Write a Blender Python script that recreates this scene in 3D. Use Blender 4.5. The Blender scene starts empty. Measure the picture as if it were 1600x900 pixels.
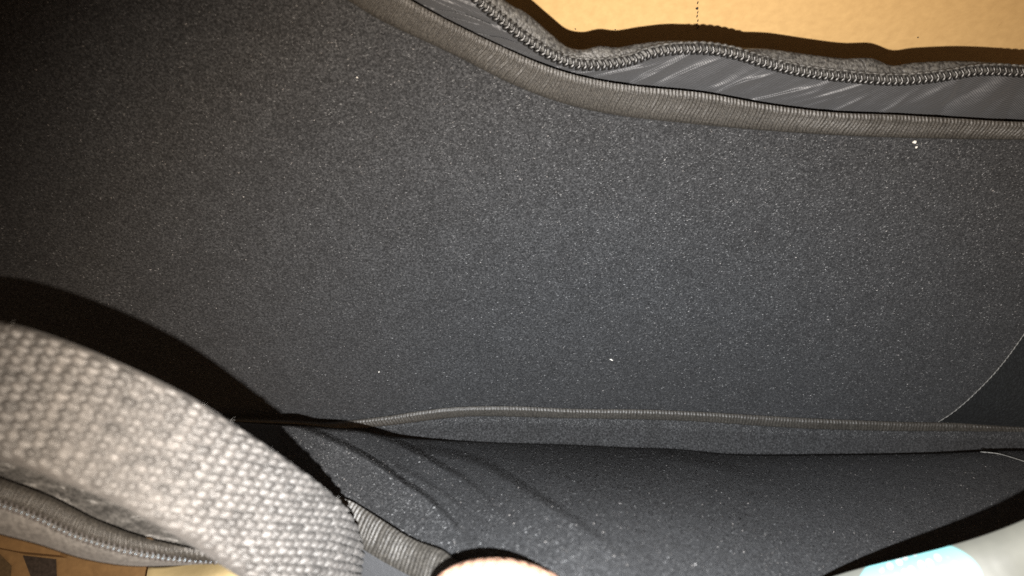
import bpy, bmesh, math, random
import numpy as np
from mathutils import Vector, Matrix

rng = np.random.default_rng(7)
random.seed(7)
S = 0.45                      # nominal depth -> metres
FPX = 1232.0
CAM = np.array([0.0, 0.0, 0.243])
PITCH = math.radians(60)
FWD = np.array([0, math.cos(PITCH), -math.sin(PITCH)])
UP = np.array([0, math.sin(PITCH), math.cos(PITCH)])
RT = np.array([1.0, 0, 0])

sc = bpy.context.scene
col = sc.collection
# ---------------------------------------------------------------- camera
cam_data = bpy.data.cameras.new('camera')
cam = bpy.data.objects.new('camera', cam_data); col.objects.link(cam)
cam.location = CAM
cam.rotation_euler = (math.radians(90) - PITCH, 0, 0)
cam_data.sensor_width = 36.0
cam_data.lens = FPX / 1600 * 36
cam_data.clip_start = 0.005; cam_data.clip_end = 50
cam_data.dof.use_dof = True
cam_data.dof.focus_distance = 0.185
cam_data.dof.aperture_fstop = 23
sc.camera = cam
# ---------------------------------------------------------------- world (dim warm room light)
w = bpy.data.worlds.new('World'); sc.world = w; w.use_nodes = True
bg = w.node_tree.nodes['Background']
bg.inputs[0].default_value = (1.0, 0.70, 0.48, 1); bg.inputs[1].default_value = 0.28
# ---------------------------------------------------------------- the phone's flash, just below the lens
fl = bpy.data.lights.new('flash', 'SPOT')
fl.energy = 7.2; fl.color = (1.0, 1.0, 1.0); fl.shadow_soft_size = 0.0007
fl.spot_size = math.radians(101); fl.spot_blend = 1.0
flash = bpy.data.objects.new('flash', fl); col.objects.link(flash)
# a phosphor LED throws cool light ahead and yellower light to the sides
fl.use_nodes = True; lt = fl.node_tree; em = lt.nodes['Emission']
tc = lt.nodes.new('ShaderNodeTexCoord'); sp = lt.nodes.new('ShaderNodeSeparateXYZ'); mr = lt.nodes.new('ShaderNodeMapRange'); cr = lt.nodes.new('ShaderNodeMix')
cr.data_type = 'RGBA'; lt.links.new(tc.outputs['Normal'], sp.inputs[0]); ab = lt.nodes.new('ShaderNodeMath'); ab.operation = 'ABSOLUTE'
lt.links.new(sp.outputs[2], ab.inputs[0]); lt.links.new(ab.outputs[0], mr.inputs[0]); mr.inputs[1].default_value = 0.78; mr.inputs[2].default_value = 0.975
lt.links.new(mr.outputs[0], cr.inputs[0]); cr.inputs[6].default_value = (1.0, 0.86, 0.71, 1); cr.inputs[7].default_value = (0.965, 0.985, 1.0, 1)
lt.links.new(cr.outputs[2], em.inputs[0])
FL = CAM - UP * 0.028 * S
flash.location = FL
sc.view_settings.view_transform = 'Standard'; sc.view_settings.look = 'None'
sc.view_settings.exposure = 0.0; sc.view_settings.gamma = 1.0
sc.view_settings.use_curve_mapping = False
sc.cycles.max_bounces = 5
sc.cycles.use_denoising = False

def U(px, py, d):
    return CAM + S * d * (FWD + (px - 800) / FPX * RT + (450 - py) / FPX * UP)
def Uv(px, py, d):
    px = np.asarray(px, float)[..., None]; py = np.asarray(py, float)[..., None]; d = np.asarray(d, float)[..., None]
    return CAM + S * d * (FWD + (px - 800) / FPX * RT + (450 - py) / FPX * UP)
def CW(x, y, z):              # camera axes -> world
    return CAM + x * RT + y * UP + z * FWD
aim = Vector(U(970, 720, 0.45)) - Vector(FL)
flash.rotation_euler = aim.to_track_quat('-Z', 'Y').to_euler()

# ---------------------------------------------------------------- curve helpers
def spline(pts, n):
    P = np.array(pts, float)
    Q = np.vstack([2 * P[0] - P[1], P, 2 * P[-1] - P[-2]])
    out = []
    for i in range(len(P) - 1):
        p0, p1, p2, p3 = Q[i:i + 4]
        for t in np.linspace(0, 1, 24, endpoint=False):
            out.append(0.5 * (2 * p1 + (p2 - p0) * t + (2 * p0 - 5 * p1 + 4 * p2 - p3) * t * t + (3 * p1 - p0 - 3 * p2 + p3) * t ** 3))
    out.append(P[-1]); out = np.array(out)
    L = np.r_[0, np.cumsum(np.linalg.norm(np.diff(out, axis=0), axis=1))]
    s = np.linspace(0, L[-1], n)
    return np.stack([np.interp(s, L, out[:, k]) for k in range(P.shape[1])], 1)
def yfun(pts):                # y as a smooth function of px
    P = spline(pts, 800)
    return lambda x: np.interp(x, P[:, 0], P[:, 1])
def sstep(a, b, x):
    t = np.clip((np.asarray(x, float) - a) / (b - a), 0, 1); return t * t * (3 - 2 * t)
def vnoise(seed, freq, shape_x, shape_y):  # cheap smooth noise from a few waves
    r = np.random.default_rng(seed); s = 0
    for k in range(9):
        a = r.uniform(0, 2 * math.pi); f = freq * r.uniform(0.6, 1.7)
        s = s + np.sin((shape_x * math.cos(a) + shape_y * math.sin(a)) * f + r.uniform(0, 6.28))
    return s / 4.0

# ---------------------------------------------------------------- object helpers
def root(name, loc, label, cat, group=None):
    o = bpy.data.objects.new(name, None); o.empty_display_size = 0.02; col.objects.link(o); o.location = loc
    o['label'] = label; o['category'] = cat
    if group: o['group'] = group
    return o
def base_of(parent):
    v = np.zeros(3)
    while parent is not None:
        v = v + np.array(parent.location); parent = parent.parent
    return v
def mesh(name, verts, faces, mat, parent=None, smooth=True, origin=None):
    me = bpy.data.meshes.new(name)
    off = base_of(parent) if parent is not None else (np.zeros(3) if origin is None else np.array(origin))
    V = np.asarray(verts, float) - off
    me.from_pydata(V.tolist(), [], [list(map(int, f)) for f in faces])
    me.validate(); me.update()
    if smooth: me.polygons.foreach_set('use_smooth', [True] * len(me.polygons))
    for m in (mat if isinstance(mat, (list, tuple)) else [mat]): me.materials.append(m)
    o = bpy.data.objects.new(name, me); col.objects.link(o)
    if parent is not None: o.parent = parent
    elif origin is not None: o.location = origin
    return o
def tag(o, label, cat, group=None):
    o['label'] = label; o['category'] = cat
    if group: o['group'] = group
    return o
def grid_faces(nr, nc, flip=False, wrap=False):
    f = []
    for i in range(nr - 1):
        for j in range(nc if wrap else nc - 1):
            a = i * nc + j; b = i * nc + (j + 1) % nc; c = (i + 1) * nc + (j + 1) % nc; d = (i + 1) * nc + j
            f.append((a, d, c, b) if flip else (a, b, c, d))
    return f
def grid(name, G, mat, parent, solid=0.0, origin=None):
    """a sheet from a grid of world points, front side turned towards the lens; solid = thickness behind it"""
    nr, nc = G.shape[:2]
    i, j = nr // 2, nc // 2
    n = np.cross(G[i, min(j + 1, nc - 1)] - G[i, j], G[min(i + 1, nr - 1), j] - G[i, j])
    flip = np.dot(n, CAM - G[i, j]) < 0
    o = mesh(name, G.reshape(-1, 3), grid_faces(nr, nc, flip), mat, parent, origin=origin)
    if solid:
        m = o.modifiers.new('thickness', 'SOLIDIFY'); m.thickness = solid; m.offset = -1.0; m.use_rim = True
        if isinstance(mat, (list, tuple)) and len(mat) > 1: m.material_offset = 1; m.material_offset_rim = 1
    return o
def tube(name, pts, r, mat, parent, ns=6, radii=None):
    P = np.asarray(pts, float); n = len(P)
    T = np.gradient(P, axis=0); T /= np.linalg.norm(T, axis=1)[:, None]
    ref = -FWD; V = []
    for k in range(n):
        a = np.cross(T[k], ref); a /= np.linalg.norm(a); b = np.cross(T[k], a)
        rr = r if radii is None else radii[k]
        for q in range(ns):
            an = 2 * math.pi * q / ns; V.append(P[k] + rr * (math.cos(an) * a + math.sin(an) * b))
    F = grid_faces(n, ns, wrap=True)
    F.append(tuple(range(ns))[::-1]); F.append(tuple((n - 1) * ns + q for q in range(ns)))
    return mesh(name, V, F, mat, parent)

# ---------------------------------------------------------------- materials
def mat_new(name):
    m = bpy.data.materials.new(name); m.use_nodes = True
    nt = m.node_tree; b = nt.nodes['Principled BSDF']
    return m, nt, b
def N(nt, typ, **kw):
    n = nt.nodes.new(typ)
    for k, v in kw.items():
        if k.startswith('i_'):
            n.inputs[int(k[2:]) if k[2:].isdigit() else k[2:].replace('_', ' ')].default_value = v
        else: setattr(n, k, v)
    return n
def ramp(nt, fac, stops):
    r = nt.nodes.new('ShaderNodeValToRGB'); e = r.color_ramp.elements
    while len(e) < len(stops): e.new(0.5)
    for k, (p, c) in enumerate(stops):
        e[k].position = p; e[k].color = (*c, 1) if len(c) == 3 else c
    nt.links.new(fac, r.inputs[0]); return r.outputs[0]
def noise(nt, coord, scale, detail=2, rough=0.5, dist=0.0):
    n = N(nt, 'ShaderNodeTexNoise'); n.inputs['Scale'].default_value = scale; n.inputs['Detail'].default_value = detail
    n.inputs['Roughness'].default_value = rough; n.inputs['Distortion'].default_value = dist
    nt.links.new(coord, n.inputs['Vector']); return n.outputs['Fac']
def mixc(nt, fac, a, b, mode='MIX'):
    m = N(nt, 'ShaderNodeMix', data_type='RGBA', blend_type=mode)
    for idx, v in ((0, fac), (6, a), (7, b)):
        if hasattr(v, 'is_linked') or isinstance(v, bpy.types.NodeSocket): nt.links.new(v, m.inputs[idx])
        elif idx == 0: m.inputs[0].default_value = v
        else: m.inputs[idx].default_value = (*v, 1)
    return m.outputs[2]
def mathn(nt, op, a, b=None, c=None):
    m = N(nt, 'ShaderNodeMath', operation=op)
    for k, v in enumerate((a, b, c)):
        if v is None: continue
        if isinstance(v, bpy.types.NodeSocket): nt.links.new(v, m.inputs[k])
        else: m.inputs[k].default_value = v
    return m.outputs[0]
def bump(nt, b, height, strength, dist, prev=None):
    n = N(nt, 'ShaderNodeBump'); n.inputs['Strength'].default_value = strength; n.inputs['Distance'].default_value = dist
    nt.links.new(height, n.inputs['Height'])
    if prev is not None: nt.links.new(prev, n.inputs['Normal'])
    nt.links.new(n.outputs[0], b.inputs['Normal']); return n.outputs[0]
def objco(nt): return N(nt, 'ShaderNodeTexCoord').outputs['Object']

def felt_mat(name, lo, hi, sheen, grain=1750):
    m, nt, b = mat_new(name); co = objco(nt)
    g = noise(nt, co, grain, 3, 0.65, 0.4); big = noise(nt, co, 38, 3, 0.55)
    c = ramp(nt, g, [(0.40, lo), (0.52, tuple(0.62 * x + 0.38 * y for x, y in zip(lo, hi))), (0.64, hi)])
    c = mixc(nt, 0.55, c, ramp(nt, big, [(0.3, (0.72, 0.70, 0.69)), (0.7, (1.0, 1.0, 1.0))]), 'MULTIPLY')
    mpn = N(nt, 'ShaderNodeMapping'); mpn.inputs['Rotation'].default_value = (0.5, 0.7, 0.6); mpn.inputs['Scale'].default_value = (1.0, 0.35, 1.0)
    nt.links.new(co, mpn.inputs[0]); nap = noise(nt, mpn.outputs[0], 170, 4, 0.6, 0.8)
    c = mixc(nt, 0.8, c, ramp(nt, nap, [(0.33, (0.68, 0.67, 0.66)), (0.62, (1.0, 1.0, 1.0))]), 'MULTIPLY')
    nt.links.new(c, b.inputs['Base Color'])
    b.inputs['Roughness'].default_value = 0.85; b.inputs['Specular IOR Level'].default_value = 0.25
    b.inputs['Sheen Weight'].default_value = sheen; b.inputs['Sheen Roughness'].default_value = 0.5
    b.inputs['Sheen Tint'].default_value = (0.75, 0.78, 0.84, 1)
    g2 = noise(nt, co, grain * 0.55, 4, 0.7, 0.3)
    n1 = bump(nt, b, big, 0.25, 0.004)
    bump(nt, b, g2, 0.9, 0.0006, n1)
    return m
M = {}
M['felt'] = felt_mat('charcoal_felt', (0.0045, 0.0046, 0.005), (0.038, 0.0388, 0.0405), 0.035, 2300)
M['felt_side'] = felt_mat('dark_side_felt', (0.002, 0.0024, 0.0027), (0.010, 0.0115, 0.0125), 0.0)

m, nt, b = mat_new('felt_fibre'); M['fibre'] = m
geo = N(nt, 'ShaderNodeNewGeometry')
nt.links.new(ramp(nt, geo.outputs['Random Per Island'], [(0.0, (0.012, 0.012, 0.013)), (0.70, (0.025, 0.0255, 0.0265)), (0.985, (0.052, 0.052, 0.052)), (1.0, (0.20, 0.185, 0.175))]), b.inputs['Base Color'])
b.inputs['Roughness'].default_value = 0.55; b.inputs['Specular IOR Level'].default_value = 0.5

def cloth_mat(name, c0, c1, rough, scale, spec=0.4, bstr=0.5, sheen=0.0):
    m, nt, b = mat_new(name); co = objco(nt)
    g = noise(nt, co, scale, 3, 0.6); big = noise(nt, co, 60, 3, 0.6)
    c = ramp(nt, g, [(0.35, c0), (0.68, c1)])
    c = mixc(nt, 0.5, c, ramp(nt, big, [(0.3, (0.7, 0.68, 0.66)), (0.7, (1, 1, 1))]), 'MULTIPLY')
    nt.links.new(c, b.inputs['Base Color'])
    b.inputs['Roughness'].default_value = rough; b.inputs['Specular IOR Level'].default_value = spec
    b.inputs['Sheen Weight'].default_value = sheen
    bump(nt, b, g, bstr, 0.0002)
    return m
M['binding'] = cloth_mat('ribbed_binding', (0.013, 0.0118, 0.0102), (0.038, 0.0346, 0.0295), 0.5, 2600, 0.45)
M['webbing'] = cloth_mat('webbing_yarn', (0.044, 0.0418, 0.040), (0.080, 0.0762, 0.0728), 0.5, 2200, 0.5, 0.4, 0.05)
nt = M['webbing'].node_tree; b = nt.nodes['Principled BSDF']; src = b.inputs['Base Color'].links[0].from_socket
vc = N(nt, 'ShaderNodeVertexColor'); vc.layer_name = 'yarn'
nt.links.new(mixc(nt, 1.0, src, vc.outputs['Color'], 'MULTIPLY'), b.inputs['Base Color'])
fw = noise(nt, objco(nt), 5200, 2, 0.5); bump(nt, b, fw, 0.5, 0.0002, b.inputs['Normal'].links[0].from_socket)
M['nylon'] = cloth_mat('black_nylon', (0.010, 0.010, 0.011), (0.024, 0.024, 0.024), 0.6, 2500)
M['fuzzy'] = cloth_mat('fuzzy_tape', (0.060, 0.057, 0.054), (0.115, 0.110, 0.104), 0.7, 1500, 0.3, 0.8, 0.05)
M['pocket'] = cloth_mat('pocket_cloth', (0.040, 0.039, 0.037), (0.095, 0.092, 0.088), 0.5, 1300, 0.35, 0.6)
M['thread'] = cloth_mat('seam_thread', (0.10, 0.10, 0.098), (0.2, 0.2, 0.19), 0.5, 3000)
M['lint'] = cloth_mat('lint', (0.34, 0.33, 0.30), (0.5, 0.48, 0.44), 0.8, 3000)

# satin lining: fine twill lines + gloss
m, nt, b = mat_new('satin_lining'); M['satin'] = m; co = objco(nt)
wv = N(nt, 'ShaderNodeTexWave'); wv.inputs['Scale'].default_value = 760; wv.inputs['Distortion'].default_value = 0.6
mp = N(nt, 'ShaderNodeMapping'); mp.inputs['Rotation'].default_value = (0.4, 0.9, 0.5)
nt.links.new(co, mp.inputs[0]); nt.links.new(mp.outputs[0], wv.inputs['Vector'])
nt.links.new(ramp(nt, wv.outputs['Fac'], [(0.1, (0.026, 0.0272, 0.029)), (0.9, (0.058, 0.059, 0.063))]), b.inputs['Base Color'])
b.inputs['Roughness'].default_value = 0.55; b.inputs['Specular IOR Level'].default_value = 0.5
b.inputs['Sheen Weight'].default_value = 0.03
nb = bump(nt, b, noise(nt, co, 520, 4, 0.65), 0.45, 0.0007); bump(nt, b, wv.outputs['Fac'], 0.25, 0.00015, nb)
# zipper tape twill
m, nt, b = mat_new('zipper_tape'); M['tape'] = m; co = objco(nt)
g = noise(nt, co, 1500, 2, 0.6)
nt.links.new(ramp(nt, g, [(0.35, (0.010, 0.0095, 0.009)), (0.7, (0.062, 0.060, 0.055))]), b.inputs['Base Color'])
b.inputs['Roughness'].default_value = 0.55; bump(nt, b, g, 0.9, 0.0004)
# zipper plastic
m, nt, b = mat_new('zipper_plastic'); M['plastic'] = m
b.inputs['Base Color'].default_value = (0.007, 0.0067, 0.0064, 1); b.inputs['Roughness'].default_value = 0.38
b.inputs['Specular IOR Level'].default_value = 0.5
m, nt, b = mat_new('iridescent_plastic'); M['plastic_irid'] = m
b.inputs['Base Color'].default_value = (0.06, 0.055, 0.052, 1); b.inputs['Roughness'].default_value = 0.3
b.inputs['Specular IOR Level'].default_value = 0.7; b.inputs['Thin Film Thickness'].default_value = 480; b.inputs['Thin Film IOR'].default_value = 1.5
# cardboard
def card_mat(name, c0, c1):
    m, nt, b = mat_new(name); co = objco(nt)
    g = noise(nt, co, 420, 4, 0.6); big = noise(nt, co, 14, 4, 0.6); sc_ = noise(nt, co, 95, 5, 0.75, 1.5)
    c = ramp(nt, g, [(0.3, c0), (0.7, c1)])
    c = mixc(nt, 0.4, c, ramp(nt, big, [(0.3, (0.86, 0.82, 0.76)), (0.7, (1, 1, 1))]), 'MULTIPLY')
    c = mixc(nt, 0.5, c, ramp(nt, sc_, [(0.27, (0.55, 0.48, 0.40)), (0.34, (1, 1, 1))]), 'MULTIPLY')
    nt.links.new(c, b.inputs['Base Color']); b.inputs['Roughness'].default_value = 0.75
    b.inputs['Specular IOR Level'].default_value = 0.25
    bump(nt, b, g, 0.03, 0.0001)
    return m
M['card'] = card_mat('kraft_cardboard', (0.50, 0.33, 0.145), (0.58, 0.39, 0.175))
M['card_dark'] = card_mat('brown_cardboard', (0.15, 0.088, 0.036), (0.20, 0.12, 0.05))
M['paper'] = card_mat('kraft_paper', (0.40, 0.32, 0.165), (0.46, 0.37, 0.20))
M['ink'] = cloth_mat('dark_brown_ink', (0.022, 0.016, 0.012), (0.045, 0.034, 0.027), 0.7, 900, 0.2, 0.1)
# ================================================================ SETTING
FLOOR_Z = 0.0
m, nt, b = mat_new('floor_boards'); co = objco(nt)
g = noise(nt, co, 60, 4, 0.6)
nt.links.new(ramp(nt, g, [(0.3, (0.16, 0.10, 0.055)), (0.7, (0.24, 0.155, 0.085))]), b.inputs['Base Color']); b.inputs['Roughness'].default_value = 0.6
fo = mesh('floor', [(-3, -3, 0), (3, -3, 0), (3, 3, 0), (-3, 3, 0)], [(0, 1, 2, 3)], m, smooth=False)
fo['kind'] = 'structure'

def box_v(x0, x1, y0, y1, z0, z1):
    V = [(x0, y0, z0), (x1, y0, z0), (x1, y1, z0), (x0, y1, z0), (x0, y0, z1), (x1, y0, z1), (x1, y1, z1), (x0, y1, z1)]
    F = [(0, 3, 2, 1), (4, 5, 6, 7), (0, 1, 5, 4), (1, 2, 6, 5), (2, 3, 7, 6), (3, 0, 4, 7)]
    return V, F
def box(name, dims, mat, parent=None, bev=0.0, origin=None):
    V, F = box_v(*dims); o = mesh(name, V, F, mat, parent, smooth=False, origin=origin)
    if bev:
        mo = o.modifiers.new('bevel', 'BEVEL'); mo.width = bev; mo.segments = 2
    return o
# carton behind the bag
WALL_Y = 0.156
carton = root('cardboard_box', (0.1, WALL_Y, 0.0), 'large plain tan cardboard box standing behind the zipped edge of the bag', 'box')
T = 0.004
box('wall', (-0.42, 0.62, WALL_Y, WALL_Y + T, 0.001, 0.26), M['card'], carton, 0.001)
box('wall', (-0.42, 0.62, WALL_Y + 0.36, WALL_Y + 0.36 + T, 0.001, 0.26), M['card'], carton, 0.001)
box('wall', (-0.42, -0.42 + T, WALL_Y + T + 0.0005, WALL_Y + 0.3595, 0.001, 0.26), M['card'], carton, 0.001)
box('wall', (0.62 - T, 0.62, WALL_Y + T + 0.0005, WALL_Y + 0.3595, 0.001, 0.26), M['card'], carton, 0.001)
box('flap', (-0.42, 0.62, WALL_Y + 0.001, WALL_Y + 0.181, 0.2605, 0.264), M['card'], carton, 0.001)
box('flap', (-0.42, 0.62, WALL_Y + 0.184, WALL_Y + 0.363, 0.2605, 0.264), M['card'], carton, 0.001)
def on_wall(px, py):
    d = FWD + (px - 800) / FPX * RT + (450 - py) / FPX * UP
    t = (WALL_Y - CAM[1]) / d[1]; return CAM + t * d
def blot(name, px, py, w_, h_, parent, seed):
    c = on_wall(px, py); r = np.random.default_rng(seed); k = 10
    V = [(c[0], WALL_Y - 0.0006, c[2])]; 
    for q in range(k):
        a = 2 * math.pi * q / k; s = r.uniform(0.7, 1.2)
        V.append((c[0] + w_ * s * math.cos(a), WALL_Y - 0.0003, c[2] + h_ * s * math.sin(a)))
    mesh(name, V, [(0, 1 + q, 1 + (q + 1) % k) for q in range(k)], M['ink'], parent)
for k, y in enumerate((-4, 3, 12, 18, 24, 31, 37, 42)):
    blot('printed_mark', 1089 + (k % 2), y, 0.00016 if k != 2 else 0.00038, 0.0005, carton, k)
for k, (x, y) in enumerate(((899, 44), (961, 45), (1434, 57))):
    blot('speck', x, y, 0.0002, 0.0002, carton, 30 + k)

# flattened cardboard on the floor under the bag, printed with dark shapes
sheet = root('cardboard_sheet', (-0.05, 0.05, 0.0), 'flat brown cardboard sheet with dark printed blocks lying under the bag', 'cardboard')
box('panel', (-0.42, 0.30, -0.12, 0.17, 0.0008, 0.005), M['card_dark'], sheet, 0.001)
def on_z(px, py, z):
    d = FWD + (px - 800) / FPX * RT + (450 - py) / FPX * UP
    t = (z - CAM[2]) / d[2]; return CAM + t * d
def poly_on(name, pts, z, th, mat, parent):
    P = [on_z(x, y, z) for x, y in pts]; n = len(P)
    V = [(p[0], p[1], z) for p in P] + [(p[0], p[1], z + th) for p in P]
    F = [tuple(range(n))[::-1], tuple(range(n, 2 * n))] + [(q, (q + 1) % n, n + (q + 1) % n, n + q) for q in range(n)]
    # keep the top facing up
    a = np.cross(np.array(V[1]) - V[0], np.array(V[2]) - V[0])
    if a[2] < 0: F = [f[::-1] for f in F]
    return mesh(name, V, F, mat, parent, smooth=False)
poly_on('printed_block', [(36, 868), (88, 874), (90, 940), (56, 940), (50, 905)], 0.0053, 0.0002, M['ink'], sheet)
poly_on('printed_block', [(-120, 862), (0, 866), (18, 884), (14, 940), (-120, 940)], 0.0053, 0.0002, cloth_mat('brown_print', (0.06, 0.04, 0.02), (0.09, 0.06, 0.03), 0.7, 900, 0.2, 0.1), sheet)
# a torn strip of carton on it
strip = root('cardboard_strip', on_z(60, 850, 0.0056), 'narrow torn orange brown cardboard strip beside the fuzzy zipper edge', 'cardboard')
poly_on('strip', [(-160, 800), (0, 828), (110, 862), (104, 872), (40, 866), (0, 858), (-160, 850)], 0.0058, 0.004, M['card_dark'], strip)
# kraft paper
pp = np.zeros((14, 22, 3))
for i in range(14):
    for j in range(22):
        s, t = j / 21, i / 13
        px = 232 + 230 * s - 16 * t; py = 884 - 16 * math.sin(min(1, s * 1.5) * math.pi / 2) + 90 * t + 3 * math.sin(9 * s)
        d = 0.42 - 0.02 * math.sin(t * 3) + 0.006 * math.sin(7 * s + 2 * t)
        pp[i, j] = U(px, py, d)
po = tag(grid('kraft_paper', pp, M['paper'], None, 0.0006, origin=U(330, 930, 0.42)), 'pale yellow folded kraft paper poking out below the woven handle', 'paper')

# ================================================================ BAG
bag = root('bag', (0.0, 0.09, 0.005), 'black padded fabric bag held open showing its charcoal felt lining and zipper', 'bag')
top_lo = [(250, -230), (400, -95), (500, -30), (545, 0), (600, 33), (700, 80), (800, 130), (880, 160), (960, 178), (1060, 190), (1200, 203), (1350, 212), (1500, 216), (1600, 217), (1900, 222)]
top_hi = [(330, -230), (490, -95), (590, -30), (640, 0), (700, 33), (780, 72), (860, 106), (930, 125), (1000, 136), (1100, 146), (1200, 164), (1300, 176), (1400, 180), (1500, 186), (1600, 191), (1900, 196)]
ytl, yth = yfun(top_lo), yfun(top_hi)
bot_hi = [(-400, 600), (0, 630), (300, 650), (460, 657), (520, 660), (600, 652), (660, 643), (720, 637), (800, 636), (900, 640), (1000, 641), (1100, 645), (1250, 654), (1400, 660), (1500, 662), (1600, 667), (1900, 674)]
bot_lo = [(-400, 604), (0, 634), (300, 655), (460, 661), (530, 668), (600, 665), (700, 653), (760, 650), (880, 653), (1000, 655), (1100, 659), (1250, 669), (1400, 673), (1600, 674), (1900, 680)]
ybh, ybl = yfun(bot_hi), yfun(bot_lo)
crease = [(-400, 560), (0, 610), (250, 648), (400, 662), (460, 665), (519, 669), (560, 672), (605, 681), (661, 686), (755, 690), (867, 693), (980, 698), (1057, 701), (1116, 707), (1174, 710), (1290, 710), (1445, 708), (1542, 704), (1600, 703), (1900, 706)]
ycr = yfun(crease)
rim = [(-400, 600), (0, 650), (200, 722), (330, 752), (430, 762), (500, 770), (545, 784), (575, 801), (642, 843), (691, 862), (717, 879), (800, 918), (950, 965), (1200, 995), (1900, 1005)]
yrm = yfun(rim)

def inv_back(px, py):
    px = np.asarray(px, float); py = np.asarray(py, float)
    v = 2.083 + (650 - py) * 0.001714 - (px - 800) * 0.0002
    return v + 0.012 * vnoise(3, 0.006, px, py) + 0.05 * np.exp(-((px - 455 + (py - 160) * 0.9) / 90.0) ** 2) * np.exp(-((py - 170) / 160.0) ** 2)
folds = [
    (yfun([(440, 655), (466, 664), (520, 686), (564, 708), (600, 730), (630, 752), (670, 778), (717, 825), (750, 870)]), 430, 770, 0.14, 26, 0.32),
    (yfun([(490, 668), (530, 669), (570, 673), (600, 682), (640, 700), (680, 722), (720, 744), (755, 772), (790, 810)]), 490, 800, 0.12, 24, 0.34),
    (yfun([(600, 694), (690, 706), (755, 724), (830, 769), (905, 817), (990, 880)]), 620, 1000, 0.10, 24, 0.6),
    (yfun([(588, 702), (620, 727), (660, 750), (700, 776), (760, 825)]), 596, 790, 0.04, 10, 0.3),
    (yfun([(1000, 704), (1060, 715), (1150, 735), (1230, 765)]), 1010, 1240, 0.05, 14, 0.5),
]
def inv_front(px, py):
    px = np.asarray(px, float); py = np.asarray(py, float)
    s_ = np.maximum(py - ycr(px), 0)
    v = 2.115 + (0.92 + 1.6 * np.exp(-((px - 930) / np.where(px > 930, 400.0, 270.0)) ** 2)) * (1 - np.exp(-s_ / 165.0)) * 1.18 + 0.0002 * s_ - (px - 800) * 0.0001 + 3.0e-6 * np.maximum(880 - px, 0) ** 2
    v = v + 0.012 * vnoise(5, 0.012, px, py)
    for f, a, b_, A, L, soft in folds:
        s = py - f(px); fade = sstep(a, a + 40, px) * (1 - sstep(b_ - 150, b_, px))
        e = 2.0 + 14 * soft
        v = v + A * fade * sstep(-e, e, s) * np.exp(-np.maximum(s, 0) / (L * 1.6))
    return v

# back panel
xs = np.linspace(-350, 1880, 260)
G = np.zeros((130, 260, 3))
for k, x in enumerate(xs):
    y0 = max(ytl(x), -230) - 6 if x > 250 else -230
    ys = np.linspace(y0, ybh(x) + 6, 130)
    G[:, k] = Uv(np.full(130, x), ys, 1 / inv_back(x, ys))
grid('back_panel', G, [M['felt'], M['nylon']], bag, 0.003)
# bottom gusset
G = np.zeros((16, 260, 3))
for k, x in enumerate(xs):
    ys = np.linspace(ybh(x) + 2, ycr(x) + 22, 16); t = np.linspace(0, 1, 16)
    base = inv_back(x, ybh(x) + 2)
    G[:, k] = Uv(np.full(16, x), ys, 1 / (base - 0.01 + 0.02 * t))
grid('gusset', G, [M['felt'], M['nylon']], bag, 0.003)
# front panel
xs2 = np.linspace(-350, 1880, 460)
G = np.zeros((170, 460, 3))
for k, x in enumerate(xs2):
    ys = np.linspace(ycr(x), max(yrm(x) + 5, ycr(x) + 12), 170)
    iv = inv_front(x, ys)
    iv = iv - 0.10 * np.exp(-np.arange(170) / 2.2) * 0.6          # the lip rolls under
    G[:, k] = Uv(np.full(170, x), ys, 1 / iv)
grid('front_panel', G, [M['felt'], M['nylon']], bag, 0.003)
# padded base under the lining
bz = [U(x, 700, 0.50) for x in (-300, 1880)]
box('base_pad', (bz[0][0], bz[1][0], 0.060, 0.105, 0.0055, 0.0100), M['nylon'], bag, 0.004)

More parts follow.
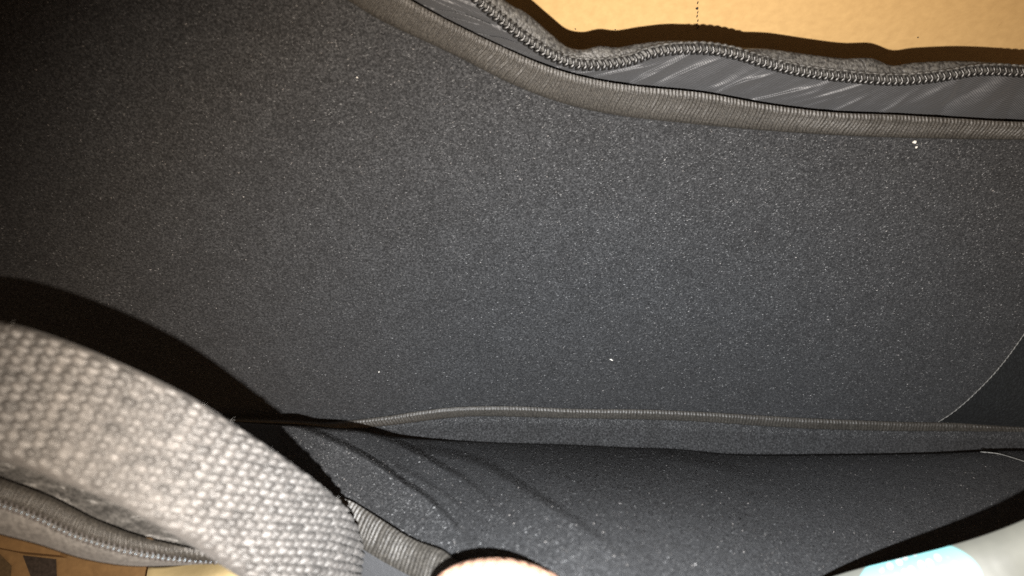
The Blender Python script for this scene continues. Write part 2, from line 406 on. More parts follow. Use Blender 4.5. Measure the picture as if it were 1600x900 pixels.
# ---- ribbed tapes
def ribbon(name, A, B, nrib, ncross, amp, bulge, mat, parent, chev=0.6, per=5, edge=0.0, wob=0.0):
    n = nrib * per
    a = spline([(x, y, 1.0 / d) for x, y, d in A], n); b_ = spline([(x, y, 1.0 / d) for x, y, d in B], n)
    PA = Uv(a[:, 0], a[:, 1], 1 / a[:, 2]); PB = Uv(b_[:, 0], b_[:, 1], 1 / b_[:, 2])
    bd = spline([(x, y, 1.0 / d) for x, y, d in B], 2600); PD = Uv(bd[:, 0], bd[:, 1], 1 / bd[:, 2])   # ribs run square across the tape
    TA = np.gradient(PA, axis=0); TA /= np.linalg.norm(TA, axis=1)[:, None]
    for i_ in range(1, n - 1):
        df = PD - PA[i_]; k_ = np.argmin(np.einsum('ij,ij->i', df, df) + 3.0 * (df @ TA[i_]) ** 2); PB[i_] = PD[k_]
    PB[1:-1] = (PB[:-2] + PB[1:-1] + PB[2:]) / 3; PB[1:-1] = (PB[:-2] + PB[1:-1] + PB[2:]) / 3
    T = np.gradient(0.5 * (PA + PB), axis=0); T /= np.linalg.norm(T, axis=1)[:, None]
    W = PB - PA; Nn = np.cross(T, W); Nn /= np.linalg.norm(Nn, axis=1)[:, None]
    flip = np.einsum('ij,ij->i', Nn, CAM - PA) < 0
    Nn[flip] *= -1
    G = np.zeros((n, ncross, 3)); s = np.arange(n) / per
    jit = np.interp(s, np.arange(0, nrib + 2), rng.uniform(-0.14, 0.14, nrib + 2))
    aj = np.interp(s, np.arange(0, nrib + 2), rng.uniform(0.55, 1.15, nrib + 2))
    for q, t in enumerate(np.linspace(0, 1, ncross)):
        ph = s + jit + chev * math.sin(2 * math.pi * t) + 0.25 * np.sin(s * 0.13 + 3 * t)
        h = np.abs(np.sin(math.pi * ph)) * amp * aj * min(1, 6 * min(t, 1 - t) + 0.25)
        sh = bulge * (math.sin(math.pi * t) ** 0.6 if 0 < t < 1 else 0)
        ww = wob * np.sin(s * 0.21 + 2) * math.sin(math.pi * t)
        G[:, q] = PA + W * t + Nn * (h + sh + ww - (edge if q in (0, ncross - 1) else 0))[:, None]
    return grid(name, G, mat, parent)
def dlist(pts, f, add=0.0): return [(x, y, 1 / (float(f(x, y)) + add)) for x, y in pts]
ribbon('binding', dlist([(x, y + 2) for x, y in top_lo], inv_back, 0.01), dlist(top_hi, inv_back, 0.02), 312, 15, 0.00055, 0.0002, M['binding'], bag, 0.30, edge=0.0002)
ribbon('binding', dlist([p for p in bot_hi if p[0] > 250], inv_back, 0.02), [(x, y + 1, 1 / (float(inv_back(x, y)) + 0.03)) for x, y in bot_lo if x > 250], 330, 9, 0.00045, 0.0002, M['binding'], bag, 0.25, 4, edge=0.0004)
fb_hi = [(400, 757), (500, 768), (545, 782), (575, 799), (642, 841), (691, 860), (717, 877), (800, 916), (950, 963), (1200, 993), (1800, 1003)]
fb_lo = [(360, 800), (470, 815), (522, 832), (553, 850), (603, 880), (650, 905), (690, 925), (780, 965), (940, 1013), (1200, 1043), (1800, 1053)]
ribbon('binding', dlist(fb_hi, inv_front, 0.10), [(x, y, 1 / (float(inv_front(x + 30, y - 48)) + 0.12)) for x, y in fb_lo], 230, 11, 0.00034, 0.0002, M['binding'], bag, 0.2)

# ---- satin gusset above the binding
def satin(name, A, B, n, nc, seed, wr):
    a = spline([(x, y, 1 / d) for x, y, d in A], n); b_ = spline([(x, y, 1 / d) for x, y, d in B], n)
    PA = Uv(a[:, 0], a[:, 1], 1 / a[:, 2]); PB = Uv(b_[:, 0], b_[:, 1], 1 / b_[:, 2])
    G = np.zeros((n, nc, 3)); sx = a[:, 0]
    for q, t in enumerate(np.linspace(0, 1, nc) ** 1.5):
        X = sx - 70 * t                                           # wrinkles lean to the right as they rise
        Y = np.full_like(sx, t * 60)
        wv_ = 0.0
        r = np.random.default_rng(seed)
        for k in range(110):
            c = r.uniform(430, 1650); wd = r.uniform(5, 15); A_ = r.uniform(0.25, 1.0) ** 1.6 * wr * r.choice((-1, 1))
            y0 = r.uniform(0.1, 0.9); L = r.uniform(0.25, 0.6)
            slope = r.uniform(-70, 90)
            wv_ = wv_ + A_ * np.exp(-((sx - c - slope * (t - y0) - 55 * t) / wd) ** 2) * math.exp(-((t - y0) / L) ** 2)
        wv_ = wv_ + 0.3 * wr * vnoise(seed + 1, 0.03, X, Y)
        bulge = 0.0030 * (1 - (1 - t) ** 6) * (1 - 0.75 * t)
        P = PA + (PB - PA) * t
        G[:, q] = P - FWD * (bulge + wv_ * (1 - t ** 3))[:, None]
    return grid(name, G, M['satin'], bag)
coil = [(560, -230), (640, -110), (700, -48), (751, 2), (785, 31), (817, 57), (851, 80), (879, 93), (904, 100), (927, 101), (955, 99), (983, 94), (1015, 83), (1050, 77), (1102, 76), (1146, 83), (1198, 98), (1257, 112), (1325, 120), (1398, 125), (1463, 120), (1532, 110), (1600, 112), (1720, 120), (1880, 128)]
edge_ = [(600, -230), (690, -110), (745, -48), (789, 0), (823, 21), (861, 53), (885, 72), (910, 77), (936, 72), (964, 74), (1000, 68), (1050, 63), (1119, 67), (1153, 74), (1200, 76), (1257, 84), (1315, 91), (1360, 91), (1394, 102), (1429, 98), (1498, 95), (1567, 98), (1600, 103), (1720, 108), (1880, 116)]
def inv_coil(x, y): return float(inv_back(x, y)) + 0.02
satin('zipper_lining', [(x, y + 10, 1 / (float(inv_back(x, y)) - 0.16)) for x, y in top_hi], [(x, y - 2, 1 / inv_coil(x, y)) for x, y in coil], 1100, 40, 11, 0.0024)
# ---- zipper : tape > teeth, stitching
def zip_tape(name, A, B, n, nc, mat, bul, parent, under=0.0):
    a = spline(A, n); b_ = spline(B, n)
    # pair by x so that the wavy edge stays where it is
    G = np.zeros((n, nc, 3))
    PA = Uv(a[:, 0], a[:, 1], a[:, 2]); PB = Uv(b_[:, 0], b_[:, 1], b_[:, 2])
    for q, t in enumerate(np.linspace(0, 1, nc)):
        G[:, q] = PA + (PB - PA) * t - FWD * (bul * math.sin(math.pi * t))
    return grid(name, G, mat, parent, 0.0008)
zt = zip_tape('zipper', [(x, y + 5, 1 / (inv_coil(x, y) + 0.01)) for x, y in coil], [(x, y, 1 / (inv_coil(x, y) - 0.02)) for x, y in edge_], 420, 9, M['tape'], 0.0006, bag)
def tooth_mesh(pitch, width, mat):
    pts = [(-0.30, -0.62, 0.05), (-0.06, -0.50, 0.42), (0.20, -0.18, 0.55), (0.06, 0.12, 0.50), (-0.16, 0.42, 0.44), (0.0, 0.62, 0.1)]
    rad = [0.20, 0.36, 0.26, 0.24, 0.30, 0.18]
    P = np.array([(x * pitch, y * width, z * pitch) for x, y, z in pts]); V = []; ns = 6
    Tn = np.gradient(P, axis=0)
    for k in range(len(P)):
        t = Tn[k] / np.linalg.norm(Tn[k]); a = np.cross(t, (0, 0, 1)); a /= np.linalg.norm(a); b_ = np.cross(a, t)
        for q in range(ns):
            an = 2 * math.pi * q / ns; V.append(P[k] + rad[k] * pitch * (math.cos(an) * a + math.sin(an) * b_))
    F = [f[::-1] for f in grid_faces(len(P), ns, wrap=True)]
    F += [tuple(range(ns)), tuple((len(P) - 1) * ns + q for q in range(ns))[::-1]]
    me = bpy.data.meshes.new('zipper_tooth'); me.from_pydata([tuple(v) for v in V], [], F); me.validate(); me.update()
    bm = bmesh.new(); bm.from_mesh(me); bmesh.ops.recalc_face_normals(bm, faces=bm.faces); bm.to_mesh(me); bm.free()
    me.polygons.foreach_set('use_smooth', [True] * len(me.polygons)); me.materials.append(mat)
    return me
def lay_teeth(pts3, pitch, width, mat, parent, lift, jit=0.06):
    P = np.asarray(pts3); L = np.r_[0, np.cumsum(np.linalg.norm(np.diff(P, axis=0), axis=1))]
    n = int(L[-1] / pitch); me = tooth_mesh(pitch, width, mat); off = base_of(parent)
    for k in range(n):
        s = (k + 0.5) * pitch
        p = np.array([np.interp(s, L, P[:, c]) for c in range(3)])
        p2 = np.array([np.interp(min(s + pitch, L[-1]), L, P[:, c]) for c in range(3)])
        p1 = np.array([np.interp(max(s - pitch, 0), L, P[:, c]) for c in range(3)])
        x = Vector(p2 - p1).normalized(); z = Vector(CAM - p).normalized()
        y = z.cross(x).normalized(); z = x.cross(y).normalized()
        o = bpy.data.objects.new('zipper_tooth', me); col.objects.link(o); o.parent = parent
        R = Matrix((x, y, z)).transposed().to_4x4() @ Matrix.Rotation(random.gauss(0, jit), 4, 'Z')
        o.matrix_local = Matrix.Translation(Vector(p - off) + z * lift) @ R
cp = spline([(x, y, 1 / inv_coil(x, y)) for x, y in coil if x > 650 and x < 1730], 900)
cpw = Uv(cp[:, 0], cp[:, 1], cp[:, 2])
lay_teeth(cpw, 0.00122, 0.0016, M['plastic'], zt, 0.0009)
# stitched row above the coil: a thread that dips between stitches
st = spline([(x, y - 7.5, 1 / (inv_coil(x, y) + 0.02)) for x, y in coil if x > 650 and x < 1730], 1100)
sw = Uv(st[:, 0], st[:, 1], st[:, 2]); k = np.arange(1100)
tube('stitching', sw - FWD * (0.0004 + 0.00022 * np.abs(np.sin(k * 0.27)))[:, None], 0.0003, M['tape'], zt, 6, 0.00017 + 0.00015 * np.abs(np.sin(k * 0.27)))

# ---- side gusset and the pale seam at the right end
seam = [(1720, 330), (1660, 430), (1600, 521), (1560, 575), (1520, 617), (1490, 643), (1466, 659)]
ss = spline([(x, y, float(inv_back(x, y))) for x, y in seam], 480)
side_o = spline([(1960, 300), (1950, 420), (1935, 500), (1905, 560), (1875, 610), (1850, 650), (1780, 676)], 480)
A3 = Uv(ss[:, 0], ss[:, 1], 1 / (ss[:, 2] + 0.012)); B3 = Uv(side_o[:, 0], side_o[:, 1], np.full(480, 0.37))
G = np.stack([A3 + (B3 - A3) * t + FWD * (-0.0015 * math.sin(math.pi * t)) for t in np.linspace(0, 1, 24)], 1)
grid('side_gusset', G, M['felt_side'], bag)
k = np.arange(480)
tube('seam_thread', A3 - FWD * (0.0001 + 0.0002 * np.abs(np.sin(k * 0.33)))[:, None], 0.00012, M['thread'], bag, 6, 0.00004 + 0.00010 * np.abs(np.sin(k * 0.33)) ** 0.5)
s2 = spline([(x, y, float(inv_front(x, y)) + 0.02) for x, y in [(1532, 706), (1560, 709), (1585, 716), (1610, 724), (1680, 745)]], 60)
tube('seam_thread', Uv(s2[:, 0], s2[:, 1], 1 / s2[:, 2]), 0.00012, M['thread'], bag, 6, 0.00010 + 0.00005 * np.abs(np.sin(np.arange(60) * 0.8)))

# ---- satin below the front binding
fs = []
G = np.zeros((160, 10, 3))
a = spline([(x, y - 6, float(inv_front(x + 30, y - 48)) + 0.02) for x, y in fb_lo], 160)
b_ = spline([(x - 35, y + 60, float(inv_front(x + 30, y - 48)) - 0.10) for x, y in fb_lo], 160)
PA = Uv(a[:, 0], a[:, 1], 1 / a[:, 2]); PB = Uv(b_[:, 0], b_[:, 1], 1 / b_[:, 2])
for q, t in enumerate(np.linspace(0, 1, 10)): G[:, q] = PA + (PB - PA) * t
grid('zipper_lining', G, M['satin'], bag, 0.0005)

# ---- outer pocket edge at the left : lining, ribbed binding, zipper coil, fuzzy tape
k1 = [(-220, 640, .250), (-80, 690, .255), (0, 716, .26), (80, 748, .265), (160, 785, .27), (235, 822, .275), (310, 850, .28), (400, 872, .29), (480, 884, .30)]
k2 = [(-220, 672, .250), (-80, 722, .255), (0, 747, .26), (80, 777, .265), (150, 812, .27), (220, 838, .275), (310, 859, .28), (400, 874, .29), (480, 886, .30)]
k3 = [(-220, 715, .248), (-80, 762, .252), (0, 786, .258), (60, 808, .262), (120, 836, .266), (200, 860, .272), (280, 872, .28), (380, 876, .29), (480, 880, .30)]
k4 = [(-220, 765, .256), (-80, 812, .26), (0, 836, .265), (60, 852, .27), (130, 874, .275), (200, 885, .28), (270, 884, .285), (380, 878, .295), (480, 884, .305)]
G = np.zeros((240, 30, 3)); a = spline(k1, 240); b_ = spline(k2, 240)
up_ = a.copy(); up_[:, 1] -= 70; up_[:, 2] += 0.03
for q, t in enumerate(np.linspace(0, 1, 30)):
    c = up_ * (1 - t) + (b_ + np.array([0, 2, 0.006])) * t
    wr_ = 0.0009 * vnoise(21, 0.11, c[:, 0] * 0.7, c[:, 1] * 2.0) + 0.0006 * vnoise(22, 0.3, c[:, 0] * 0.6, c[:, 1] * 1.4)
    G[:, q] = Uv(c[:, 0], c[:, 1], c[:, 2]) - FWD * wr_[:, None]
grid('pocket_lining', G, M['pocket'], bag, 0.0005)
ribbon('binding', k2, k3, 92, 11, 0.00045, 0.0006, M['binding'], bag, 0.15, 6)
zt2 = zip_tape('zipper', k3, k4, 120, 8, M['fuzzy'], 0.001, bag)
c2 = spline(k3, 400); lay_teeth(Uv(c2[:, 0], c2[:, 1], c2[:, 2]), 0.00082, 0.0010, M['plastic_irid'], zt2, 0.0004)

# ================================================================ HANDLE (sewn to the bag: a part)
rows = [  # lower edge (px, py, d)   upper edge (px, py, d)
    ((-420, 900, .31), (-300, 760, .33)), ((-330, 740, .25), (-210, 590, .26)), ((-200, 672, .215), (-95, 502, .228)),
    ((-80, 672, .200), (0, 508, .211)), ((20, 692, .196), (90, 534, .205)), ((116, 726, .195), (205, 581, .204)), ((204, 762, .200), (300, 627, .212)),
    ((290, 806, .208), (383, 678, .228)), ((372, 858, .224), (469, 737, .250)), ((442, 905, .238), (524, 780, .272)),
    ((488, 945, .248), (548, 812, .285)), ((516, 978, .258), (560, 848, .300)), ((526, 1005, .272), (558, 878, .318)), ((524, 1030, .290), (548, 910, .338)), ((510, 1060, .33), (530, 950, .372))]
rows = [((a[0] - 9, a[1] + 22, a[2] * 0.985), b_) for a, b_ in rows]
# re-pair along the rows rather than by arc length
def rowspline(P, n):
    P = np.array(P, float); Q = np.vstack([2 * P[0] - P[1], P, 2 * P[-1] - P[-2]]); out = []
    ts = np.linspace(0, len(P) - 1 - 1e-9, n)
    for u in ts:
        i = int(u); t = u - i; p0, p1, p2, p3 = Q[i:i + 4]
        out.append(0.5 * (2 * p1 + (p2 - p0) * t + (2 * p0 - 5 * p1 + 4 * p2 - p3) * t * t + (3 * p1 - p0 - 3 * p2 + p3) * t ** 3))
    return np.array(out)
def handle():
    n0 = 900
    lo = rowspline([r[0] for r in rows], n0); hi = rowspline([r[1] for r in rows], n0)
    PL = Uv(lo[:, 0], lo[:, 1], lo[:, 2]); PH = Uv(hi[:, 0], hi[:, 1], hi[:, 2]); C = 0.5 * (PL + PH)
    L = np.r_[0, np.cumsum(np.linalg.norm(np.diff(C, axis=0), axis=1))]
    pitch = 0.00168; ncell = int(L[-1] / pitch); per = 7; n = ncell * per
    s = np.linspace(0, ncell * pitch, n)
    PL = np.stack([np.interp(s, L, PL[:, k]) for k in range(3)], 1); PH = np.stack([np.interp(s, L, PH[:, k]) for k in range(3)], 1)
    C = 0.5 * (PL + PH); Tn = np.gradient(C, axis=0); Tn /= np.linalg.norm(Tn, axis=1)[:, None]
    W = PH - PL; Nn = np.cross(W, Tn); Nn /= np.linalg.norm(Nn, axis=1)[:, None]
    if np.dot(Nn[n // 2], CAM - C[n // 2]) < 0: Nn = -Nn
    wid = np.linalg.norm(W, axis=1).mean(); nw = 12; perw = 7; nf = nw * perw
    uu = s / pitch
    nz = rng.uniform(0.80, 1.12, (ncell + 3, nw + 3)); oz = rng.uniform(-0.07, 0.07, (ncell + 3, nw + 3, 2))
    cols = []
    th = 0.0015
    cross = []                                                    # (t, out) profile, out = along the normal
    for q in range(nf + 1): cross.append(('f', q / nf))
    for q in range(1, 9): cross.append(('u', q / 9))
    for q in range(0, 7): cross.append(('b', 1 - q / 6))
    for q in range(1, 9): cross.append(('l', q / 9))
    G = np.zeros((n, len(cross), 3)); tone = np.full((n, len(cross)), 0.8); tz = np.clip(rng.normal(0.92, 0.17, (ncell + 3, nw + 3)), 0.5, 1.5)
    for c, (kind, t) in enumerate(cross):
        if kind == 'f':
            v = t * nw; h = np.zeros(n)
            i0 = np.floor(uu).astype(int)
            for di in (-1, 0, 1):
                ii = np.clip(i0 + di, 0, ncell + 1)
                sh = 0.5 * (ii % 2)
                vj = np.floor(v + 0.5 - sh).astype(int)
                for dj in (-1, 0, 1):
                    jj = np.clip(vj + dj, 0, nw + 1)
                    du = (uu - (ii + 0.5 + oz[ii, jj, 0])) / 0.56; dv = (v - (jj + sh + oz[ii, jj, 1])) / 0.56
                    hh = np.sqrt(np.clip(1 - du * du - dv * dv, 0, 1)) * nz[ii, jj]
                    tone[:, c] = np.where(hh > h, tz[ii, jj], tone[:, c]); h = np.maximum(h, hh)
            fall = min(1, 5 * min(t, 1 - t) + 0.6)
            G[:, c] = PL + W * t + Nn * (h * 0.00125 * fall + 0.0003 * math.sin(math.pi * t) ** 0.5)[:, None]
        elif kind == 'u':
            a = math.pi * t; G[:, c] = PH - Nn * (th * 0.5 * (1 - math.cos(a))) + W / wid * (th * 0.5 * math.sin(a))
        elif kind == 'b':
            G[:, c] = PL + W * t - Nn * th
        else:
            a = math.pi * t
            G[:, c] = PL - Nn * (th * 0.5 * (1 + math.cos(a))) - W / wid * (th * 0.5 * math.sin(a))
    nr, nc = G.shape[:2]
    F = grid_faces(nr, nc, wrap=True); F.append(tuple(range(nc))); F.append(tuple((nr - 1) * nc + q for q in range(nc))[::-1])
    o = mesh('handle', G.reshape(-1, 3), F, M['webbing'], bag)
    at = o.data.color_attributes.new('yarn', 'FLOAT_COLOR', 'POINT'); at.data.foreach_set('color', np.repeat(tone.reshape(-1, 1), 4, 1).ravel())
    bm = bmesh.new(); bm.from_mesh(o.data); bmesh.ops.recalc_face_normals(bm, faces=bm.faces); bm.to_mesh(o.data); bm.free()
    return PL, PH, Nn
PL, PH, Nn = handle()

# ================================================================ felt fibres (uncountable fuzz on the lining)
def fuzz(name, n, sample, parent, length, width, seed):
    r = np.random.default_rng(seed)
    P, Nm, Tx, Ty = sample(n, r); n = len(P)
    ang = np.where(r.random(n) < 0.6, r.normal(0.8, 0.5, n), r.uniform(0, math.pi, n))
    D = Tx * np.cos(ang)[:, None] + Ty * np.sin(ang)[:, None]
    E = np.cross(Nm, D)
    ln = length * r.uniform(0.5, 1.5, n)[:, None]; wd = width * r.uniform(0.6, 1.5, n)[:, None]
    lift = r.uniform(0.00004, 0.00028, n)[:, None]; tilt = r.normal(0, 0.6, n)[:, None]
    a = P - D * ln / 2 + Nm * 0.00003; c = P + D * ln / 2 + Nm * (lift * r.uniform(0, 1, n)[:, None])
    mid = P + Nm * lift + E * (ln * r.normal(0, 0.12, n)[:, None])
    wv_ = (E + Nm * tilt) * wd
    V = np.stack([a, mid - wv_, c, mid + wv_], 1).reshape(-1, 3) - base_of(parent)
    me = bpy.data.meshes.new(name); me.vertices.add(4 * n); me.vertices.foreach_set('co', V.ravel())
    me.loops.add(4 * n); me.polygons.add(n)
    me.loops.foreach_set('vertex_index', np.arange(4 * n)); me.polygons.foreach_set('loop_start', np.arange(0, 4 * n, 4))
    me.update(); me.validate(); me.materials.append(M['fibre'])
    o = bpy.data.objects.new(name, me); col.objects.link(o); o.parent = parent; o['kind'] = 'stuff'
    return o
def sampler(inv, ylo, yhi, x0, x1):
    def f(n, r):
        X = r.uniform(x0, x1, n); t = r.random(n); Y = ylo(X) + (yhi(X) - ylo(X)) * t
        iv = inv(X, Y); keep = r.random(n) < np.clip((2.0 / iv) ** 2, 0, 1)
        X, Y, iv = X[keep], Y[keep], iv[keep]
        P = Uv(X, Y, 1 / iv); Px = Uv(X + 1, Y, 1 / inv(X + 1, Y)); Py = Uv(X, Y - 1, 1 / inv(X, Y - 1))
        tx = Px - P; ty = Py - P; nm = np.cross(tx, ty); nm /= np.linalg.norm(nm, axis=1)[:, None]
        tx /= np.linalg.norm(tx, axis=1)[:, None]; ty = np.cross(nm, tx)
        return P, nm, tx, ty
    return f
panels = {o.name.split('.')[0]: o for o in bag.children}
fuzz('fuzz', 300000, sampler(inv_back, lambda x: np.maximum(ytl(x) + 3, -12), lambda x: ybh(x) - 1, -20, 1640), panels['back_panel'], 0.00040, 0.00004, 1)
fuzz('fuzz', 150000, sampler(inv_front, lambda x: ycr(x) + 3, lambda x: np.minimum(yrm(x) - 1, 915), 440, 1640), panels['front_panel'], 0.00040, 0.00004, 2)
fuzz('fuzz', 24000, sampler(lambda x, y: inv_back(x, ybh(x) + 2) - 0.005, lambda x: ybl(x) + 1, lambda x: ycr(x) + 2, 480, 1640), panels['gusset'], 0.00040, 0.00004, 3)

# stray filaments standing off the webbing
def strays(n_):
    r = np.random.default_rng(12); V = []; F = []
    for q in range(n_):
        i = r.integers(int(len(PL) * 0.3), len(PL) - 30); t = r.choice([r.uniform(0, 1), r.uniform(0.96, 1.0), r.uniform(0.96, 1.0)])
        p = PL[i] + (PH[i] - PL[i]) * t + Nn[i] * 0.0007; u = (PH[i] - PL[i]); u /= np.linalg.norm(u); v = np.cross(u, Nn[i])
        d = u * r.normal(0.5, 0.6) + v * r.normal(0, 0.8) + Nn[i] * r.uniform(0.1, 0.7); d /= np.linalg.norm(d); e = np.cross(d, FWD); e /= np.linalg.norm(e)
        L = r.uniform(0.0003, 0.0011); cv = e * r.normal(0, 0.35) * L; w_ = 0.000016; k0 = len(V)
        for s_ in (0, 0.35, 0.7, 1.0):
            c = p + d * L * s_ + cv * s_ * s_; V += [c - e * w_ * (1 - 0.6 * s_), c + e * w_ * (1 - 0.6 * s_)]
        F += [(k0 + 2 * a, k0 + 2 * a + 1, k0 + 2 * a + 3, k0 + 2 * a + 2) for a in range(3)]
    o = mesh('stray_fibre', V, F, M['thread'], panels['handle']); o['kind'] = 'stuff'
strays(110)
# ================================================================ lint
def lint(px, py, inv, size, aspect, ang, label, seed, thread=False):
    r = np.random.default_rng(seed); P0 = U(px, py, 1 / (float(inv(px, py)) + 0.012))
    me = bpy.data.meshes.new('lint'); bm = bmesh.new(); bmesh.ops.create_icosphere(bm, subdivisions=2, radius=1.0)
    for v in bm.verts: v.co *= r.uniform(0.6, 1.25)
    ca, sa = math.cos(ang), math.sin(ang)
    for v in bm.verts:
        x, y, z = v.co.x * size * aspect, v.co.y * size, v.co.z * size * 0.8
        x, y = x * ca - y * sa, x * sa + y * ca
        q = x * RT + y * UP - z * FWD; v.co = Vector(q)
    bm.to_mesh(me); bm.free(); me.materials.append(M['lint'])
    o = bpy.data.objects.new('lint', me); col.objects.link(o); o.location = P0
    return tag(o, label, 'lint', 'white lint specks on the felt')
lint(1429, 222, inv_back, 0.00034, 1.2, 0.3, 'round white lint fluff just below the upper binding near the right', 1)
lint(1432, 230, inv_back, 0.00020, 1.5, 0.5, 'tiny lint crumb touching the round fluff below the upper binding', 6)
lint(955, 562, inv_back, 0.00018, 2.6, -0.5, 'slanted white lint flake low on the middle of the back lining', 2)
lint(592, 581, inv_back, 0.00013, 2.0, 1.3, 'small upright lint speck above the handle shadow on the back lining', 3)
lint(1276, 671, inv_back, 0.00021, 2.2, -0.2, 'white lint flake caught on the lower ribbed binding', 4)
lint(1308, 205, inv_back, 0.00013, 5.0, -0.1, 'thin pale loose thread end on the upper ribbed binding', 5)
lint(558, 121, inv_back, 0.00014, 1.3, 0.6, 'pinkish lint dot high on the back lining left of the binding bend', 8)

# ================================================================ PACKET at lower right
m, nt, b = mat_new('packet_film'); M['packet'] = m
co = N(nt, 'ShaderNodeTexCoord').outputs['Object']; sep = N(nt, 'ShaderNodeSeparateXYZ'); nt.links.new(co, sep.inputs[0])
PKX, PKY, PKA, PKB = 0, 0, 1, 1         # turquoise oval in the packet's own plane
ex = mathn(nt, 'DIVIDE', mathn(nt, 'SUBTRACT', sep.outputs[0], PKX), PKA); ey = mathn(nt, 'DIVIDE', mathn(nt, 'SUBTRACT', sep.outputs[1], PKY), PKB)
PK = (ex.node.inputs[0].links[0].from_node.inputs[1], ey.node.inputs[0].links[0].from_node.inputs[1], ex.node.inputs[1], ey.node.inputs[1])
rr = mathn(nt, 'ADD', mathn(nt, 'MULTIPLY', ex, ex), mathn(nt, 'MULTIPLY', ey, ey))
oval = ramp(nt, rr, [(0.90, (1, 1, 1)), (1.0, (0, 0, 0))])
vor = N(nt, 'ShaderNodeTexVoronoi'); vor.inputs['Scale'].default_value = 720; vor.inputs['Randomness'].default_value = 0.35; nt.links.new(co, vor.inputs['Vector'])
vor.voronoi_dimensions = '2D'
dots = ramp(nt, vor.outputs['Distance'], [(0.26, (1, 1, 1)), (0.36, (0, 0, 0))])
inner = ramp(nt, rr, [(0.50, (1, 1, 1)), (0.62, (0, 0, 0))])
teal = mixc(nt, mathn(nt, 'MULTIPLY', dots, inner), (0.11, 0.26, 0.27), (0.28, 0.33, 0.33))
film = ramp(nt, noise(nt, co, 120, 3, 0.6), [(0.3, (0.066, 0.068, 0.061)), (0.7, (0.084, 0.086, 0.076))])
nt.links.new(mixc(nt, oval, film, teal), b.inputs['Base Color'])
b.inputs['Roughness'].default_value = 0.45; b.inputs['Specular IOR Level'].default_value = 0.2
bump(nt, b, noise(nt, co, 90, 3, 0.6), 0.12, 0.002)
def packet():
    # a soft pillow pack; its top edge is the line seen across the corner of the bag
    p0 = U(1340, 900, .272); p1 = U(1606, 799, .262)
    ex = (p1 - p0); Lx = np.linalg.norm(ex); ex = ex / Lx
    n = CAM - 0.5 * (p0 + p1); n = n - np.dot(n, ex) * ex; n /= np.linalg.norm(n)
    ey = np.cross(n, ex)
    ca, sa = math.cos(-0.35), math.sin(-0.35); n, ey = n * ca + ey * sa, ey * ca - n * sa       # leans back a little
    org = U(1490, 862, .267) - ey * 0.004
    Wd, Hd, Th = 0.085, 0.055, 0.010; nx, ny = 48, 32; V = []; F = []
    top_mid = (0.5 * (p0 + p1))
    cx = np.dot(org - top_mid, ex); cy = np.dot(org - top_mid, ey)
    for side in (1, -1):
        for i in range(ny + 1):
            for j in range(nx + 1):
                u = j / nx; v = i / ny
                x = (u - 0.42) * Wd; y = -v * Hd + 0.0012 * math.sin(u * 9) * (v < 0.2)
                r = min(1, 5 * min(u, 1 - u)) * min(1, 6 * min(v, 1 - v) ); 
                z = side * (Th * 0.5 * (max(0, math.sin(math.pi * u) * math.sin(math.pi * v)) ** 0.45) + 0.0002)
                z += 0.0004 * math.sin(40 * u + 6 * v) * r
                # rounded top corner
                V.append((x - cx, y - cy, z))
    k = (nx + 1) * (ny + 1)
    for i in range(ny):
        for j in range(nx):
            a = i * (nx + 1) + j; q = (a, a + nx + 1, a + nx + 2, a + 1)
            F.append(q); F.append(tuple(k + z for z in q[::-1]))
    for j in range(nx): F.append((j, j + 1, k + j + 1, k + j)); e = ny * (nx + 1) + j; F.append((e + 1, e, k + e, k + e + 1))
    for i in range(ny):
        a = i * (nx + 1); F.append((a + nx + 1, a, k + a, k + a + nx + 1)); a += nx; F.append((a, a + nx + 1, k + a + nx + 1, k + a))
    me = bpy.data.meshes.new('packet'); me.from_pydata(V, [], F); me.validate(); me.update()
    me.polygons.foreach_set('use_smooth', [True] * len(me.polygons)); me.materials.append(M['packet'])
    o = bpy.data.objects.new('packet', me); col.objects.link(o)
    R = Matrix((Vector(ex), Vector(ey), Vector(n))).transposed().to_4x4()
    o.matrix_world = Matrix.Translation(Vector(org)) @ R
    def loc(px, py):                                              # a point of the packet's face in its own axes
        d = FWD + (px - 800) / FPX * RT + (450 - py) / FPX * UP
        t = np.dot(org + n * Th * 0.45 - CAM, n) / np.dot(d, n); q = CAM + t * d - org
        return np.dot(q, ex), np.dot(q, ey)
    c_ = loc(1440, 930); e_ = loc(1550, 922); f_ = loc(1440, 866)
    PK[0].default_value, PK[1].default_value = c_
    PK[2].default_value = math.hypot(e_[0] - c_[0], e_[1] - c_[1]); PK[3].default_value = math.hypot(f_[0] - c_[0], f_[1] - c_[1])
    return tag(o, 'pale shiny plastic packet with turquoise oval and white dots at lower right', 'packet')
packet()

# ================================================================ HAND holding the front edge
m, nt, b = mat_new('skin'); M['skin'] = m; co = objco(nt)
g = noise(nt, co, 700, 3, 0.6); big = noise(nt, co, 60, 3, 0.6)
nt.links.new(ramp(nt, big, [(0.3, (0.50, 0.29, 0.20)), (0.7, (0.58, 0.36, 0.26))]), b.inputs['Base Color'])
b.inputs['Roughness'].default_value = 0.5; b.inputs['Subsurface Weight'].default_value = 0.15; b.inputs['Subsurface Radius'].default_value = (0.004, 0.0015, 0.0008)
wr = N(nt, 'ShaderNodeTexWave'); wr.inputs['Scale'].default_value = 190; wr.inputs['Distortion'].default_value = 6; wr.inputs['Detail'].default_value = 3; nt.links.new(co, wr.inputs['Vector'])
n_ = bump(nt, b, g, 0.3, 0.0004); bump(nt, b, wr.outputs['Fac'], 0.35, 0.0006, n_)
m, nt, b = mat_new('nail'); M['nail'] = m
b.inputs['Base Color'].default_value = (0.72, 0.50, 0.42, 1); b.inputs['Roughness'].default_value = 0.25
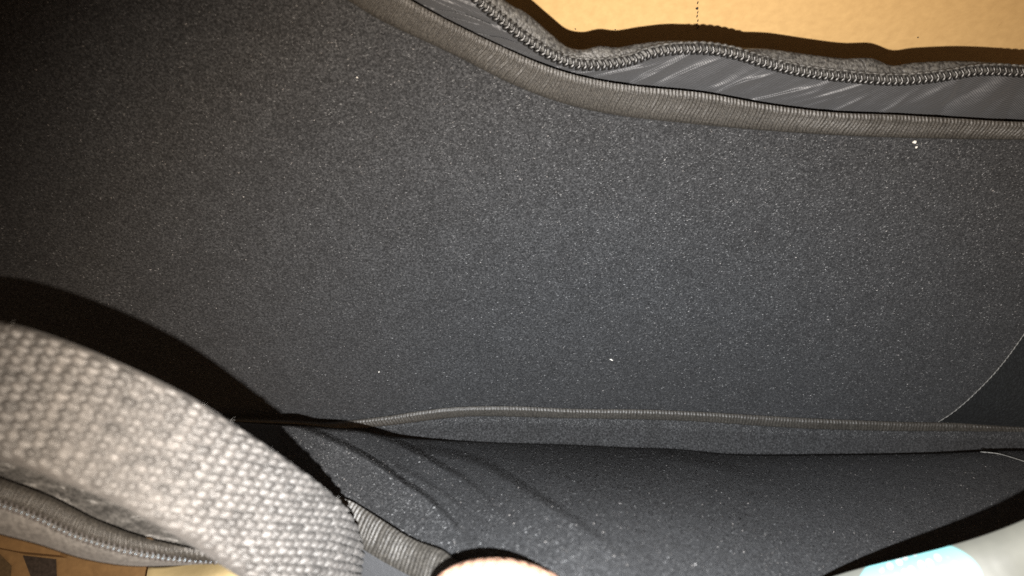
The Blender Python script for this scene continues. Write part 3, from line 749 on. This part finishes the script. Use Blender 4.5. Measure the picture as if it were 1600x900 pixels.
def hand():
    # camera axes (x right, y up, z away), metres
    J = {'fore': (0.085, -.285, .035, .026, .020), 'wrist': (0.062, -.165, .103, .024, .016), 'palm': (0.050, -.128, .122, .028, .016),
         'cmc': (0.038, -.098, .110, .015, .013), 'mcp': (0.020, -.0590, .1010, .0105, .0102), 'ip': (0.0004, -.0438, .1056, .0090, .0086),
         'tip': (-0.0060, -.0445, .1070, .0084, .0080), 'tip2': (-0.0106, -.0466, .1085, .0064, .0060)}
    fx = (.014, .032, .050, .066); fl_ = (0.95, 1.05, 0.97, 0.78)
    edges = [('fore', 'wrist'), ('wrist', 'palm'), ('palm', 'cmc'), ('cmc', 'mcp'), ('mcp', 'ip'), ('ip', 'tip'), ('tip', 'tip2')]
    for k in range(4):
        L = fl_[k]
        J[f'k{k}'] = (fx[k] * 0.95 + .004, -.1258, .1445, .0098, .0095)
        J[f'p{k}'] = (fx[k], -.1258 + .030 * L, .1445 + .023 * L, .0088, .0086)
        J[f'd{k}'] = (fx[k], -.1258 + .050 * L, .1445 + .030 * L, .0078, .0076)
        J[f't{k}'] = (fx[k], -.1258 + .066 * L, .1445 + .031 * L, .0066, .0064)
        edges += [('palm', f'k{k}'), (f'k{k}', f'p{k}'), (f'p{k}', f'd{k}'), (f'd{k}', f't{k}')]
    names = list(J); o_ = CW(*J['wrist'][:3])
    V = [tuple(CW(*J[k][:3]) - o_) for k in names]; E = [(names.index(a), names.index(b_)) for a, b_ in edges]
    me = bpy.data.meshes.new('hand'); me.from_pydata(V, E, []); me.update()
    o = bpy.data.objects.new('hand', me); col.objects.link(o); o.location = o_
    sk = o.modifiers.new('skin', 'SKIN'); sk.use_smooth_shade = True
    for k, nme in enumerate(names):
        s = me.skin_vertices[0].data[k]; s.radius = J[nme][3:5]; s.use_root = nme == 'palm'
    sb = o.modifiers.new('smooth', 'SUBSURF'); sb.levels = 2; sb.render_levels = 3
    me.materials.append(M['skin'])
    # thumbnail : curved plate on the lens side of the tip
    G = np.zeros((9, 9, 3))
    for i in range(9):
        for j in range(9):
            u = (j / 8 - 0.5) * 2; v = i / 8
            G[i, j] = CW(-0.0136 + 0.0098 * v + 0.0015 * u * u * (1 - v), -.0478 + 0.0046 * u, 0.1000 + 0.0026 * u * u + 0.0022 * (1 - v) ** 2)
    nl = grid('nail', G, M['nail'], o, 0.0005)
    return tag(o, 'bare hand with its thumb tip hooked over the front edge of the bag', 'hand')
hand()
